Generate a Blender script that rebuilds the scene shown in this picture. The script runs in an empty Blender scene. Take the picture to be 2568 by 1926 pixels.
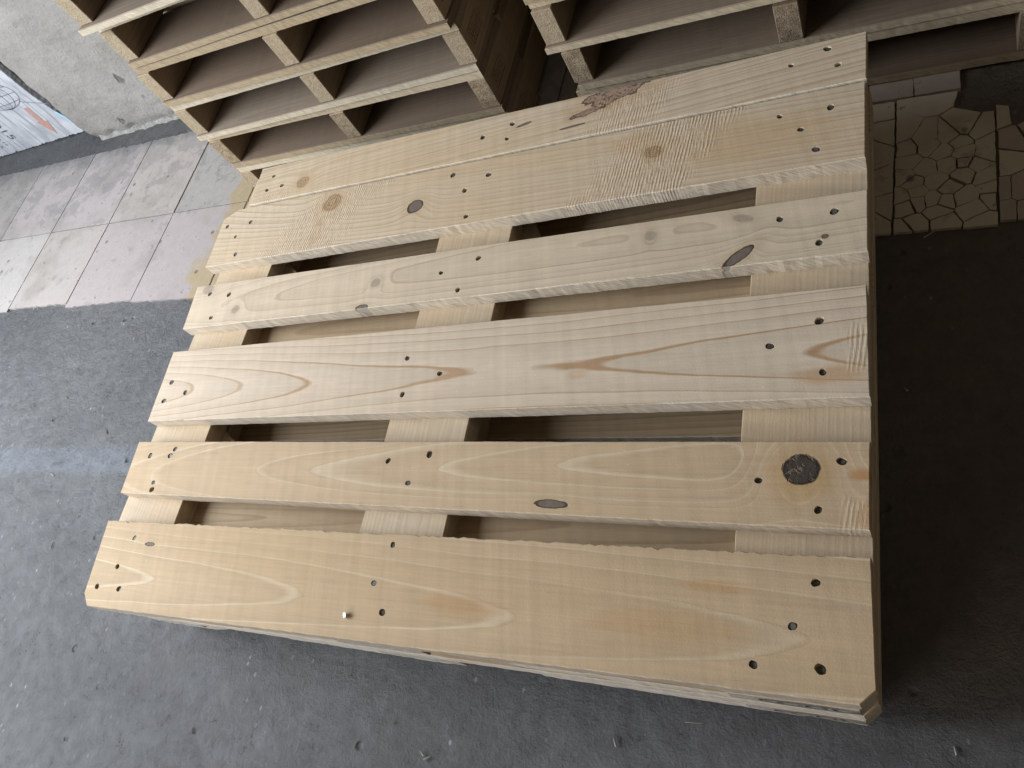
import bpy, bmesh, math, random
from mathutils import Vector, Matrix, noise
from mathutils.geometry import delaunay_2d_cdt

S = bpy.context.scene
COL = S.collection

# ------------------------------------------------------------------ camera
cam_d = bpy.data.cameras.new("camera")
cam_d.sensor_width = 36.0
cam_d.lens = 1976.19 / 2568.0 * 36.0
cam_d.clip_start = 0.02
cam_d.clip_end = 200.0
cam = bpy.data.objects.new("camera", cam_d)
COL.objects.link(cam)
Rm = ((0.88425546, 0.18004791, -0.43090026),
      (-0.04395529, -0.88650799, -0.46062079),
      (-0.46493033, 0.42624679, -0.77598548))
cam.matrix_world = Matrix(((Rm[0][0], -Rm[1][0], -Rm[2][0], 0.0511),
                           (Rm[0][1], -Rm[1][1], -Rm[2][1], 0.1146),
                           (Rm[0][2], -Rm[1][2], -Rm[2][2], 0.7854),
                           (0, 0, 0, 1)))
S.camera = cam

# ------------------------------------------------------------------ world and lamps
world = bpy.data.worlds.new("World")
S.world = world
world.use_nodes = True
bg = world.node_tree.nodes["Background"]
bg.inputs[0].default_value = (1.0, 0.87, 0.70, 1)
bg.inputs[1].default_value = 0.115


def area_lamp(name, loc, target, sx, sy, power, color):
    d = bpy.data.lights.new(name, 'AREA')
    d.shape = 'RECTANGLE'
    d.size, d.size_y = sx, sy
    d.energy = power
    d.color = color
    o = bpy.data.objects.new(name, d)
    COL.objects.link(o)
    o.location = loc
    dirv = (Vector(target) - Vector(loc)).normalized()
    o.rotation_euler = dirv.to_track_quat('-Z', 'Y').to_euler()
    o["kind"] = "helper"
    return o


# daylight from the open doorway beside the pallets, and a fill lamp added in front to brighten the board edges
area_lamp("doorway_light", (-2.35, 0.22, 0.98), (-1.0, 0.60, -0.1), 1.5, 1.1, 76, (0.875, 0.93, 1.0))
area_lamp("front_fill", (-1.9, -1.9, 1.15), (-0.6, 0.5, 0.0), 1.5, 0.9, 27, (1.0, 0.965, 0.95))

S.view_settings.view_transform = 'Standard'
S.view_settings.look = 'None'
S.view_settings.exposure = 0.0
S.view_settings.gamma = 1.0
S.view_settings.use_curve_mapping = False
S.render.engine = 'CYCLES'
S.cycles.use_denoising = True
S.cycles.max_bounces = 4
S.cycles.diffuse_bounces = 3
S.cycles.glossy_bounces = 2
S.cycles.transmission_bounces = 0
S.cycles.use_adaptive_sampling = True
S.cycles.adaptive_threshold = 0.02

ZT = -0.200      # top of the tiles, where the stacks stand
ZF = -0.206      # concrete
rnd = random.Random(7)


# ------------------------------------------------------------------ node helpers
class NT:
    def __init__(self, name):
        self.m = bpy.data.materials.new(name)
        self.m.use_nodes = True
        self.t = self.m.node_tree
        self.N = self.t.nodes
        self.L = self.t.links
        self.bsdf = self.N["Principled BSDF"]
        self.tc = self.N.new("ShaderNodeTexCoord")

    def put(self, sock, v):
        if isinstance(v, bpy.types.NodeSocket):
            self.L.new(v, sock)
        elif v is not None:
            if sock.type == 'RGBA' and len(v) == 3:
                v = (*v, 1)
            sock.default_value = v

    def math(self, op, a, b=None, c=None, clamp=False):
        n = self.N.new("ShaderNodeMath")
        n.operation = op
        n.use_clamp = clamp
        self.put(n.inputs[0], a)
        if b is not None: self.put(n.inputs[1], b)
        if c is not None: self.put(n.inputs[2], c)
        return n.outputs[0]

    def add(self, a, b): return self.math('ADD', a, b)
    def sub(self, a, b): return self.math('SUBTRACT', a, b)
    def mul(self, a, b): return self.math('MULTIPLY', a, b)

    def sep(self, v):
        n = self.N.new("ShaderNodeSeparateXYZ")
        self.put(n.inputs[0], v)
        return n.outputs

    def comb(self, x, y, z):
        n = self.N.new("ShaderNodeCombineXYZ")
        for i, q in enumerate((x, y, z)): self.put(n.inputs[i], q)
        return n.outputs[0]

    def vscale(self, v, s):
        n = self.N.new("ShaderNodeVectorMath")
        n.operation = 'MULTIPLY'
        self.put(n.inputs[0], v)
        n.inputs[1].default_value = s
        return n.outputs[0]

    def vadd(self, v, s):
        n = self.N.new("ShaderNodeVectorMath")
        n.operation = 'ADD'
        self.put(n.inputs[0], v)
        self.put(n.inputs[1], s)
        return n.outputs[0]

    def noise(self, v, scale=1.0, detail=2.0, rough=0.5, col=False, dist=0.0):
        n = self.N.new("ShaderNodeTexNoise")
        self.put(n.inputs["Vector"], v)
        n.inputs["Scale"].default_value = scale
        n.inputs["Detail"].default_value = detail
        n.inputs["Roughness"].default_value = rough
        n.inputs["Distortion"].default_value = dist
        return n.outputs["Color" if col else "Fac"]

    def white(self, w):
        n = self.N.new("ShaderNodeTexWhiteNoise")
        n.noise_dimensions = '1D'
        self.put(n.inputs["W"], w)
        return n.outputs["Value"]

    def voronoi(self, v, scale, feature='F1', rand=1.0):
        n = self.N.new("ShaderNodeTexVoronoi")
        n.feature = feature
        self.put(n.inputs["Vector"], v)
        n.inputs["Scale"].default_value = scale
        n.inputs["Randomness"].default_value = rand
        return n

    def rng(self, v, a, b, c=0.0, d=1.0, smooth=True):
        n = self.N.new("ShaderNodeMapRange")
        n.interpolation_type = 'SMOOTHSTEP' if smooth else 'LINEAR'
        self.put(n.inputs[0], v)
        for i, q in enumerate((a, b, c, d)): n.inputs[1 + i].default_value = q
        return n.outputs[0]

    def mix(self, f, a, b, mode='MIX'):
        n = self.N.new("ShaderNodeMix")
        n.data_type = 'RGBA'
        n.blend_type = mode
        self.put(n.inputs[0], f)
        self.put(n.inputs[6], a)
        self.put(n.inputs[7], b)
        return n.outputs[2]

    def scalecol(self, col, f):
        n = self.N.new("ShaderNodeVectorMath")
        n.operation = 'SCALE'
        self.put(n.inputs[0], col)
        self.put(n.inputs[3], f)
        return n.outputs[0]

    def bump(self, h, dist=0.001, strength=1.0, normal=None):
        n = self.N.new("ShaderNodeBump")
        n.inputs["Strength"].default_value = strength
        n.inputs["Distance"].default_value = dist
        self.put(n.inputs["Height"], h)
        if normal is not None: self.put(n.inputs["Normal"], normal)
        return n.outputs[0]

    def out(self, col, rough=0.7, spec=0.25, normal=None, metal=0.0):
        self.put(self.bsdf.inputs["Base Color"], col)
        self.put(self.bsdf.inputs["Roughness"], rough)
        self.put(self.bsdf.inputs["Specular IOR Level"], spec)
        self.put(self.bsdf.inputs["Metallic"], metal)
        if normal is not None: self.put(self.bsdf.inputs["Normal"], normal)
        return self.m


def base_rgb(g, c):
    n = g.N.new('ShaderNodeRGB')
    n.outputs[0].default_value = (*c, 1)
    return n.outputs[0]


def wood(name, base, late, seed=0.0, pith=(0.0, -0.06), tilt=(0.0, 0.03), quad=0.0, qx=0.0, spacing=0.008,
         contrast=0.6, warp=0.012, wobble=0.0016, knots=(), rough=(), tint=None, tintamt=0.5, edge=(0.68, 0.62, 0.52),
         edgeamt=0.62, vary=False, axis='X', sharp=0.55, saw=0.075, stains=(), irr=2.6, zwarp=None):
    """Sawn softwood: growth rings of a log cut by the board, bent round its knots."""
    g = NT(name)
    v = g.tc.outputs["Object"]
    if axis == 'Y':
        x0, y0, z0 = g.sep(v)
        v = g.comb(y0, x0, z0)
    vl = v
    if vary:
        oi = g.N.new("ShaderNodeObjectInfo")
        rv = oi.outputs["Random"]
        v = g.vadd(v, g.comb(g.mul(rv, 3.0), g.mul(g.math('FRACT', g.mul(rv, 37.7)), 0.08), 0.0))
    x, y, z = g.sep(v)
    lx, ly, lz = g.sep(vl)
    sv = g.vadd(v, (seed * 3.17, seed * 1.73, seed))
    n1 = g.sub(g.noise(g.vscale(sv, (1.6, 7, 7)), 1, 2), 0.5)
    n1b = g.sub(g.noise(g.vscale(g.vadd(sv, (5, 5, 5)), (1.3, 3, 3)), 1, 2), 0.5)
    n2 = g.sub(g.noise(g.vscale(sv, (9, 40, 40)), 1, 2), 0.5)
    yy = g.add(g.sub(y, g.add(g.mul(x, tilt[0]), pith[0])), g.mul(n1, warp * 2))
    zz = g.sub(g.sub(z, g.mul(x, tilt[1])), pith[1])
    if quad:
        dx = g.sub(x, qx)
        zz = g.sub(zz, g.mul(g.mul(dx, dx), quad))
    zz = g.add(zz, g.mul(n1b, warp if zwarp is None else zwarp))
    rr = g.math('SQRT', g.add(g.mul(yy, yy), g.mul(zz, zz)))
    rr = g.add(rr, g.mul(n2, wobble))
    kd = []
    for k in knots:
        kx, ky, rx, ry, ang, kind = k[:6]
        dx = g.sub(lx, kx)
        dy = g.sub(ly, ky)
        ca, sa = math.cos(math.radians(ang)), math.sin(math.radians(ang))
        ux = g.mul(g.add(g.mul(dx, ca), g.mul(dy, sa)), 1.0 / rx)
        uy = g.mul(g.sub(g.mul(dy, ca), g.mul(dx, sa)), 1.0 / ry)
        d = g.math('SQRT', g.add(g.mul(ux, ux), g.mul(uy, uy)))
        kd.append((d, kind, dy, rx, ry, ux, uy))
        amp = k[6] if len(k) > 6 else 1.0
        bumpv = g.math('EXPONENT', g.mul(g.mul(d, d), -0.22))
        rr = g.add(rr, g.mul(bumpv, min(rx, ry) * 1.25 * amp))
    ph = g.add(g.mul(rr, 1.0 / spacing), g.mul(g.noise(g.comb(g.mul(rr, 75), seed, 0.0), 1.0, 1), irr))
    fr = g.math('FRACT', ph)
    idx = g.math('FLOOR', ph)
    lt = g.mul(g.rng(fr, sharp, 0.93), g.rng(fr, 0.95, 1.0, 1, 0))
    lt = g.mul(lt, g.add(g.mul(g.white(g.add(idx, seed)), 0.5), 0.5))
    lowv = g.noise(g.vscale(sv, (1.4, 6, 6)), 1.0, 2)
    fade = g.rng(g.noise(g.vscale(g.vadd(sv, (9, 2, 1)), (3, 10, 10)), 1, 2), 0.25, 0.6, 0.5, 1.0)
    grad = g.rng(fr, 0.0, 0.92, 1.03, 0.90, smooth=False)
    col = g.mix(g.math('MINIMUM', g.mul(g.mul(lt, contrast * 1.9), fade), 0.95), g.scalecol(base_rgb(g, base), grad), late)
    if tint:
        col = g.mix(g.mul(g.rng(lowv, 0.35, 0.7), tintamt), col, tint)
    for (sx, sy, rx, ry, scol, samt) in stains:
        dx = g.mul(g.sub(lx, sx), 1.0 / rx)
        dy = g.mul(g.sub(ly, sy), 1.0 / ry)
        d = g.add(g.math('SQRT', g.add(g.mul(dx, dx), g.mul(dy, dy))), g.mul(g.sub(g.noise(g.vscale(sv, (14, 60, 60)), 1, 3), 0.5), 1.1))
        col = g.mix(g.mul(g.rng(d, 1.0, 0.35), samt), col, scol)
    fib = g.noise(g.vscale(sv, (7, 260, 260)), 1.0, 2, 0.6)
    fibc = g.noise(g.vscale(g.vadd(sv, (3, 3, 3)), (22, 500, 500)), 1.0, 2)
    dash = g.rng(fibc, 0.66, 0.76)
    blot = g.noise(g.vscale(sv, (30, 70, 70)), 1.0, 2, 0.6)
    sx_ = g.noise(g.comb(g.add(g.mul(lx, 75), g.mul(ly, 16)), g.mul(ly, 3), seed), 1.0, 1, 0.6)
    val = g.add(g.mul(g.sub(fib, 0.5), 0.22), g.mul(g.sub(blot, 0.5), 0.16))
    val = g.add(val, g.mul(g.sub(sx_, 0.5), saw * 2.6))
    spk = g.rng(g.noise(g.vscale(sv, (150, 230, 230)), 1.0, 1), 0.74, 0.80)
    val = g.add(1.0, g.sub(g.add(val, g.mul(spk, 0.16)), g.mul(dash, 0.15)))
    height = g.add(g.mul(fib, 0.35), g.mul(sx_, 0.45))
    height = g.add(height, g.mul(g.noise(sv, 420.0, 1, 0.7), 0.30))
    # rough sawn patches where the planer missed
    if rough:
        rnz = g.mul(g.sub(g.noise(g.vscale(sv, (22, 30, 30)), 1.0, 4, 0.65), 0.5), 1.7)
        wob = g.mul(g.noise(g.vscale(sv, (30, 12, 1)), 1.0, 2), 0.009)
        ridge = g.math('SINE', g.mul(g.add(g.sub(lx, g.mul(ly, 0.10)), wob), 2 * math.pi / 0.0047))
        wv = g.add(g.mul(ridge, g.rng(g.noise(g.vscale(sv, (60, 25, 1)), 1.0, 2), 0.3, 0.65)), g.mul(g.sub(g.noise(g.vscale(sv, (420, 60, 100)), 1.0, 2, 0.7), 0.5), 3.2))
        w01 = g.rng(wv, -1.1, 1.3)
        rc0 = g.mix(w01, (0.40, 0.265, 0.15), (0.78, 0.68, 0.52))
    for (px, py, rx, ry, slant, amt) in rough:
        dx = g.mul(g.sub(g.sub(lx, px), g.mul(g.sub(ly, py), slant)), 1.0 / rx)
        dy = g.mul(g.sub(ly, py), 1.0 / ry)
        d = g.add(g.math('MAXIMUM', g.math('ABSOLUTE', dx), g.math('ABSOLUTE', dy)), rnz)
        msk = g.rng(d, 1.25, 0.55)
        rc = g.mix(g.mul(g.rng(blot, 0.3, 0.75), 0.6), rc0, col)
        col = g.mix(g.mul(msk, 0.85 * amt), col, rc)
        height = g.add(height, g.mul(g.mul(msk, w01), 1.0 * amt))
    knz = g.sub(g.noise(g.vscale(sv, (70, 70, 70)), 1.0, 3), 0.5) if kd else None
    kmt = g.rng(g.noise(sv, 160.0, 3), 0.4, 0.65) if kd else None
    # knots
    for (d, kind, dy, rx, ry, ux, uy) in kd:
        kn = g.add(d, g.mul(knz, {'bark': 1.5, 'dark': 0.30}.get(kind, 0.55)))
        m = g.rng(kn, 1.04, 0.92) if kind in ('dark', 'slit', 'bark') else g.rng(kn, 1.22, 0.70)
        halo = g.mul(g.rng(kn, 2.3, 0.9), 0.45)
        krings = g.math('SINE', g.mul(kn, 17.0)) if kind not in ('dark', 'slit') else g.sub(g.mul(kmt, 2.0), 1.0)
        c_in, c_rim, hcol, deep = {
            'dark': ((0.048, 0.040, 0.037), (0.014, 0.011, 0.010), (0.46, 0.31, 0.15), -1.0),
            'brown': ((0.40, 0.27, 0.155), (0.22, 0.135, 0.07), (0.50, 0.34, 0.18), -0.3),
            'grey': ((0.30, 0.26, 0.21), (0.22, 0.18, 0.14), (0.52, 0.42, 0.29), -0.2),
            'slit': ((0.17, 0.135, 0.115), (0.04, 0.03, 0.028), (0.50, 0.38, 0.22), -1.6),
            'bark': ((0.34, 0.235, 0.175), (0.115, 0.075, 0.065), (0.44, 0.29, 0.15), -1.6),
        }[kind]
        col = g.mix(halo, col, hcol)
        kc = g.mix(g.rng(krings, -0.6, 1.0), c_in, c_rim)
        kc = g.mix(kmt, kc, c_in)
        rim = g.mul(g.rng(kn, 0.68, 0.9), m)
        kc = g.mix(rim, kc, c_rim)
        if kind == 'dark':
            ck = g.voronoi(g.vadd(sv, g.scalecol(g.noise(sv, 90.0, 2, col=True), 0.02)), 75.0, 'DISTANCE_TO_EDGE')
            crk = g.mul(g.rng(ck.outputs['Distance'], 0.10, 0.02), g.rng(g.noise(sv, 60.0, 2), 0.45, 0.6))
            kc = g.mix(g.mul(crk, 0.75), kc, (0.20, 0.16, 0.12))
            height = g.sub(height, g.mul(g.mul(crk, m), 1.5))
            height = g.add(height, g.mul(g.mul(g.noise(sv, 240.0, 3, 0.7), m), 2.5))
        col = g.mix(g.mul(m, {'grey': 0.6, 'brown': 0.8}.get(kind, 0.95)), col, kc)
        height = g.add(height, g.mul(m, deep))
    # sawn long edges look greyer, with hatching of the blade
    geo = g.N.new("ShaderNodeNewGeometry")
    ny = g.math('ABSOLUTE', g.sep(geo.outputs["Normal"])[1])
    em = g.rng(ny, 0.55, 0.85)
    hat = g.noise(g.comb(g.add(g.mul(lx, 230), g.mul(lz, 300)), g.mul(lz, 60), seed), 1.0, 1, 0.6)
    col = g.mix(g.mul(em, edgeamt), col, edge)
    val = g.add(val, g.mul(g.mul(g.sub(hat, 0.5), em), 0.75))
    height = g.add(height, g.mul(g.mul(hat, em), 2.2))
    col = g.scalecol(col, val)
    nrm = g.bump(height, 0.0009, 0.62)
    return g.out(col, 0.72, 0.22, nrm)


def end_grain(name, seed, a=(0.50, 0.38, 0.23), b=(0.20, 0.135, 0.075)):
    g = NT(name)
    oi = g.N.new("ShaderNodeObjectInfo")
    v = g.vadd(g.tc.outputs["Object"], g.comb(g.mul(oi.outputs["Random"], 5), seed, 0.0))
    lv = g.tc.outputs["Object"]
    x, y, z = g.sep(lv)
    r1 = g.math('FRACT', g.mul(oi.outputs["Random"], 7.3))
    xx = g.add(x, g.sub(g.mul(r1, 0.05), 0.025))
    zz = g.add(z, 0.05)
    r = g.math('SQRT', g.add(g.mul(xx, xx), g.mul(zz, zz)))
    r = g.add(r, g.mul(g.noise(v, 60.0, 2), 0.004))
    ring = g.rng(g.math('FRACT', g.mul(r, 190)), 0.4, 0.95)
    n = g.noise(g.vscale(v, (420, 300, 230)), 1.0, 4, 0.75)
    n2 = g.noise(v, 70.0, 3, 0.6)
    amt = g.rng(g.add(n, g.mul(g.sub(n2, 0.5), 0.8)), 0.36, 0.62)
    col = g.mix(amt, b, a)
    col = g.mix(g.mul(ring, 0.30), col, b)
    h = g.add(n, g.mul(n2, 0.8))
    return g.out(col, 0.85, 0.15, g.bump(h, 0.004, 0.9))


# ------------------------------------------------------------------ mesh helpers
def link(name, me, mats, parent=None, loc=(0, 0, 0), rz=0.0):
    o = bpy.data.objects.new(name, me)
    COL.objects.link(o)
    for m in (mats if isinstance(mats, (list, tuple)) else [mats]):
        if m.name not in [q.name for q in me.materials if q]:
            me.materials.append(m)
    if parent: o.parent = parent
    o.location = loc
    o.rotation_euler = (0, 0, rz)
    return o


def empty(name, loc, rz=0.0):
    o = bpy.data.objects.new(name, None)
    COL.objects.link(o)
    o.location = loc
    o.rotation_euler = (0, 0, rz)
    o.empty_display_size = 0.1
    return o


def tag(o, label, cat, group=None, kind=None):
    o["label"] = label
    o["category"] = cat
    if group: o["group"] = group
    if kind: o["kind"] = kind
    return o


def inside(p, poly):
    c = False
    j = len(poly) - 1
    for i in range(len(poly)):
        xi, yi = poly[i]
        xj, yj = poly[j]
        if (yi > p[1]) != (yj > p[1]) and p[0] < (xj - xi) * (p[1] - yi) / (yj - yi) + xi:
            c = not c
        j = i
    return c


def ragged(poly, step, amp, seed, big=()):
    """Subdivide a polygon and roughen it. big = {edge index: amplitude}."""
    out = []
    n = len(poly)
    big = dict(big)
    for i in range(n):
        a = Vector(poly[i])
        b = Vector(poly[(i + 1) % n])
        d = b - a
        L = d.length
        k = max(1, int(L / step))
        nr = Vector((-d.y, d.x)) / max(L, 1e-9)
        am = big.get(i, amp)
        for s in range(k):
            t = s / k
            p = a + d * t
            if s:
                q = noise.noise(Vector((t * L * 90, seed * 3.3 + i, 0))) * am * 0.7 + noise.noise(Vector((t * L * 5, seed + i * 7, 2))) * min(am, 0.0006) * 1.2
                if am > 0.0018:
                    saw = (t * L / 0.0145 + 0.4 * noise.noise(Vector((t * L * 20, seed, 5)))) % 1.0
                    q += (saw ** 3) * am * 0.9 * (0.4 + abs(noise.noise(Vector((t * L * 13, seed, 8)))))
                p = p + nr * q
            out.append((p.x, p.y))
    return out


def board_mesh(name, poly, z0, z1, holes=(), seed=0, amp=0.0005, step=0.007, big=(), soft=0.0011, hole_depth=0.0065):
    """A board from its plan outline (counter-clockwise): softened rim, ragged sawn edges, nail holes."""
    P = ragged(poly, step, amp, seed, big)
    n = len(P)
    Q = []
    for i in range(n):           # rim pulled in a little
        a, b, c = Vector(P[i - 1]), Vector(P[i]), Vector(P[(i + 1) % n])
        e = (c - a)
        nr = Vector((-e.y, e.x)).normalized()
        Q.append(tuple(b + nr * soft))
    seglen = 12
    rings = []
    pts = list(Q)
    edges = [(i, (i + 1) % n) for i in range(n)]
    for (hx, hy, hr) in holes:
        st = len(pts)
        ph = rnd.random() * 6
        for k in range(seglen):
            a = ph + 2 * math.pi * k / seglen
            rr = hr * (1 + 0.10 * math.sin(2 * a + ph * 3) + rnd.uniform(-0.06, 0.06))
            pts.append((hx + rr * math.cos(a), hy + rr * math.sin(a)))
        rings.append(st)
        edges += [(st + k, st + (k + 1) % seglen) for k in range(seglen)]
    vs, es, fs, ov, oe, of = delaunay_2d_cdt([Vector(p) for p in pts], edges, [], 0, 1e-7)
    verts = [(p.x, p.y, z1) for p in vs]
    keep = []
    hp = [pts[s:s + seglen] for s in rings]
    for f in fs:
        c = (sum(vs[i].x for i in f) / len(f), sum(vs[i].y for i in f) / len(f))
        if not inside(c, Q): continue
        if any((c[0] - h[0]) ** 2 + (c[1] - h[1]) ** 2 < (h[2] * 1.3) ** 2 and inside(c, q) for h, q in zip(holes, hp)): continue
        keep.append(tuple(f))
    faces = keep
    # map input index to output index
    back = {}
    for oi_, src in enumerate(ov):
        for s in src: back[s] = oi_
    up, lo = [], []
    for p in P:
        up.append(len(verts)); verts.append((p[0], p[1], z1 - soft))
    P2 = ragged(poly, step, amp, seed + 50, big)
    for i, p in enumerate(P2):
        lo.append(len(verts)); verts.append((p[0], p[1], z0))
    for i in range(n):
        j = (i + 1) % n
        faces.append((back[i], up[i], up[j], back[j]))
        faces.append((up[i], lo[i], lo[j], up[j]))
    faces.append(tuple(reversed(lo)))
    for st in rings:
        low = []
        for k in range(seglen):
            q = pts[st + k]
            low.append(len(verts)); verts.append((q[0], q[1], z1 - hole_depth))
        for k in range(seglen):
            j = (k + 1) % seglen
            faces.append((back[st + k], back[st + j], low[j], low[k]))
        faces.append(tuple(low))
    me = bpy.data.meshes.new(name)
    me.from_pydata(verts, [], faces)
    me.validate()
    bm = bmesh.new(); bm.from_mesh(me)
    bmesh.ops.recalc_face_normals(bm, faces=bm.faces)
    bm.to_mesh(me); bm.free()
    return me


def rect(x0, y0, x1, y1):
    return [(x0, y0), (x1, y0), (x1, y1), (x0, y1)]


def box_mesh(name, x0, y0, z0, x1, y1, z1, bev=0.0012, endslot=None):
    bm = bmesh.new()
    bmesh.ops.create_cube(bm, size=1.0)
    for v in bm.verts:
        v.co = Vector(((x0 + x1) / 2 + v.co.x * (x1 - x0), (y0 + y1) / 2 + v.co.y * (y1 - y0), (z0 + z1) / 2 + v.co.z * (z1 - z0)))
    if bev:
        bmesh.ops.bevel(bm, geom=list(bm.edges), offset=bev, segments=1, affect='EDGES')
    if endslot == 'y':
        for f in bm.faces:
            if abs(f.normal.y) > 0.9: f.material_index = 1
    if endslot == 'x':
        for f in bm.faces:
            if abs(f.normal.x) > 0.9: f.material_index = 1
    me = bpy.data.meshes.new(name)
    bm.to_mesh(me); bm.free()
    return me


def strokes_mesh(name, strokes, w, tofn):
    """Thin flat ink lines: strokes are polylines in (u, v); tofn lifts (u, v, h) into the object's space."""
    verts, faces = [], []
    for pl in strokes:
        ww = w
        if isinstance(pl, tuple): pl, ww = pl
        n = len(pl)
        st = len(verts)
        for i in range(n):
            a = Vector(pl[max(0, i - 1)]); b = Vector(pl[min(n - 1, i + 1)])
            d = (b - a)
            d = d / max(d.length, 1e-9)
            nr = Vector((-d.y, d.x)) * ww / 2
            p = Vector(pl[i])
            for q, h in ((p + nr, 0), (p - nr, 0)):
                verts.append(tofn(q.x, q.y))
        for i in range(n - 1):
            a = st + 2 * i
            faces.append((a, a + 1, a + 3, a + 2))
    me = bpy.data.meshes.new(name)
    me.from_pydata(verts, [], faces)
    return me


def ellipse(cx, cy, rx, ry, n=40, a0=0.0, a1=2 * math.pi):
    return [(cx + rx * math.cos(a0 + (a1 - a0) * i / n), cy + ry * math.sin(a0 + (a1 - a0) * i / n)) for i in range(n + 1)]


# ------------------------------------------------------------------ the floor
def concrete_floor():
    g = NT("worn_concrete")
    v = g.tc.outputs["Object"]
    x, y, z = g.sep(v)
    big = g.noise(v, 1.7, 4, 0.6)
    mid = g.noise(v, 9.0, 4, 0.6)
    fine = g.noise(v, 34.0, 8, 0.78)
    vfine = g.noise(v, 330.0, 1, 0.7)
    col = g.mix(g.rng(big, 0.3, 0.7), (0.072, 0.0745, 0.079), (0.092, 0.094, 0.097))
    col = g.mix(g.mul(g.rng(mid, 0.42, 0.72), 0.55), col, (0.072, 0.070, 0.069))
    # oily brown dirt trodden in towards the inner side of the room
    dirt = g.mul(g.rng(x, -0.12, 0.06), g.rng(y, 0.19, 0.33))
    col = g.mix(g.mul(dirt, g.rng(mid, 0.2, 0.55, 0.75, 1.0)), col, (0.098, 0.077, 0.055))
    # soft strip of bluish light, put into the floor colour
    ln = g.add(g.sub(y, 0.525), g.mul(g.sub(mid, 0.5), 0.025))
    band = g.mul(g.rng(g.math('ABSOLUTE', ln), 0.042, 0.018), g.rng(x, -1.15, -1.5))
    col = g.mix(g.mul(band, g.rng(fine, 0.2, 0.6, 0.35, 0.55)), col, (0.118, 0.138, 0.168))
    # bare aggregate and chips of paint
    vo = g.voronoi(g.vscale(v, (1, 0.62, 1)), 95.0)
    sel = g.rng(g.sep(vo.outputs["Color"])[0], 0.84, 0.88)
    patch = g.rng(g.noise(v, 5.0, 3), 0.42, 0.62)
    chip = g.mul(g.mul(g.rng(vo.outputs["Distance"], 0.26, 0.16), sel), patch)
    col = g.mix(g.mul(chip, 0.7), col, (0.32, 0.33, 0.33))
    vo2 = g.voronoi(v, 19.0)
    pit = g.mul(g.rng(vo2.outputs["Distance"], 0.16, 0.06), g.rng(g.sep(vo2.outputs["Color"])[1], 0.80, 0.84))
    col = g.mix(g.mul(pit, 0.6), col, (0.04, 0.04, 0.04))
    col = g.scalecol(col, g.rng(fine, 0.32, 0.68, 0.66, 1.36, smooth=False))
    blotch = g.noise(v, 3.3, 5, 0.65)
    col = g.scalecol(col, g.rng(blotch, 0.3, 0.7, 0.80, 1.15))
    h = g.add(g.mul(fine, 1.6), g.mul(vfine, 0.15))
    h = g.add(h, g.mul(mid, 0.8))
    h = g.sub(h, g.mul(pit, 1.2))
    rough = g.rng(g.add(fine, g.mul(g.sub(mid, 0.5), 0.6)), 0.3, 0.75, 0.27, 0.58)
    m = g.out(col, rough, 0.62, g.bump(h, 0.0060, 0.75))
    # gently uneven slab
    bm = bmesh.new()
    nx, ny = 150, 120
    X0, X1, Y0, Y1 = -3.6, 1.4, -1.2, 2.8
    grid = []
    for j in range(ny + 1):
        row = []
        for i in range(nx + 1):
            px = X0 + (X1 - X0) * i / nx
            py = Y0 + (Y1 - Y0) * j / ny
            q = noise.noise(Vector((px * 1.3, py * 1.3, 0))) * 0.002 + noise.noise(Vector((px * 9, py * 9, 3))) * 0.0007
            row.append(bm.verts.new((px, py, ZF + min(q, 0.0015))))
        grid.append(row)
    for j in range(ny):
        for i in range(nx):
            bm.faces.new((grid[j][i], grid[j][i + 1], grid[j + 1][i + 1], grid[j + 1][i]))
    # skirts out to the far floor
    far = 14
    cs = [bm.verts.new(p) for p in ((-far, -far, ZF), (far, -far, ZF), (far, far, ZF), (-far, far, ZF))]
    b = [grid[0][i] for i in range(nx + 1)]
    r_ = [grid[j][nx] for j in range(ny + 1)]
    t_ = [grid[ny][i] for i in range(nx, -1, -1)]
    l_ = [grid[j][0] for j in range(ny, -1, -1)]
    for k, side in enumerate((b, r_, t_, l_)):
        a, c = cs[k], cs[(k + 1) % 4]
        h_ = len(side) // 2
        for i in range(h_): bm.faces.new((a, side[i + 1], side[i]))
        bm.faces.new((a, c, side[h_]))
        for i in range(h_, len(side) - 1): bm.faces.new((c, side[i + 1], side[i]))
    bmesh.ops.recalc_face_normals(bm, faces=bm.faces)
    me = bpy.data.meshes.new("floor")
    bm.to_mesh(me); bm.free()
    if me.polygons[0].normal.z < 0: me.flip_normals()
    for p in me.polygons: p.use_smooth = True
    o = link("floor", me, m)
    o["kind"] = "structure"
    o["label"] = "worn dark grey concrete floor with a strip of old tiles"
    return o


floor = concrete_floor()


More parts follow.
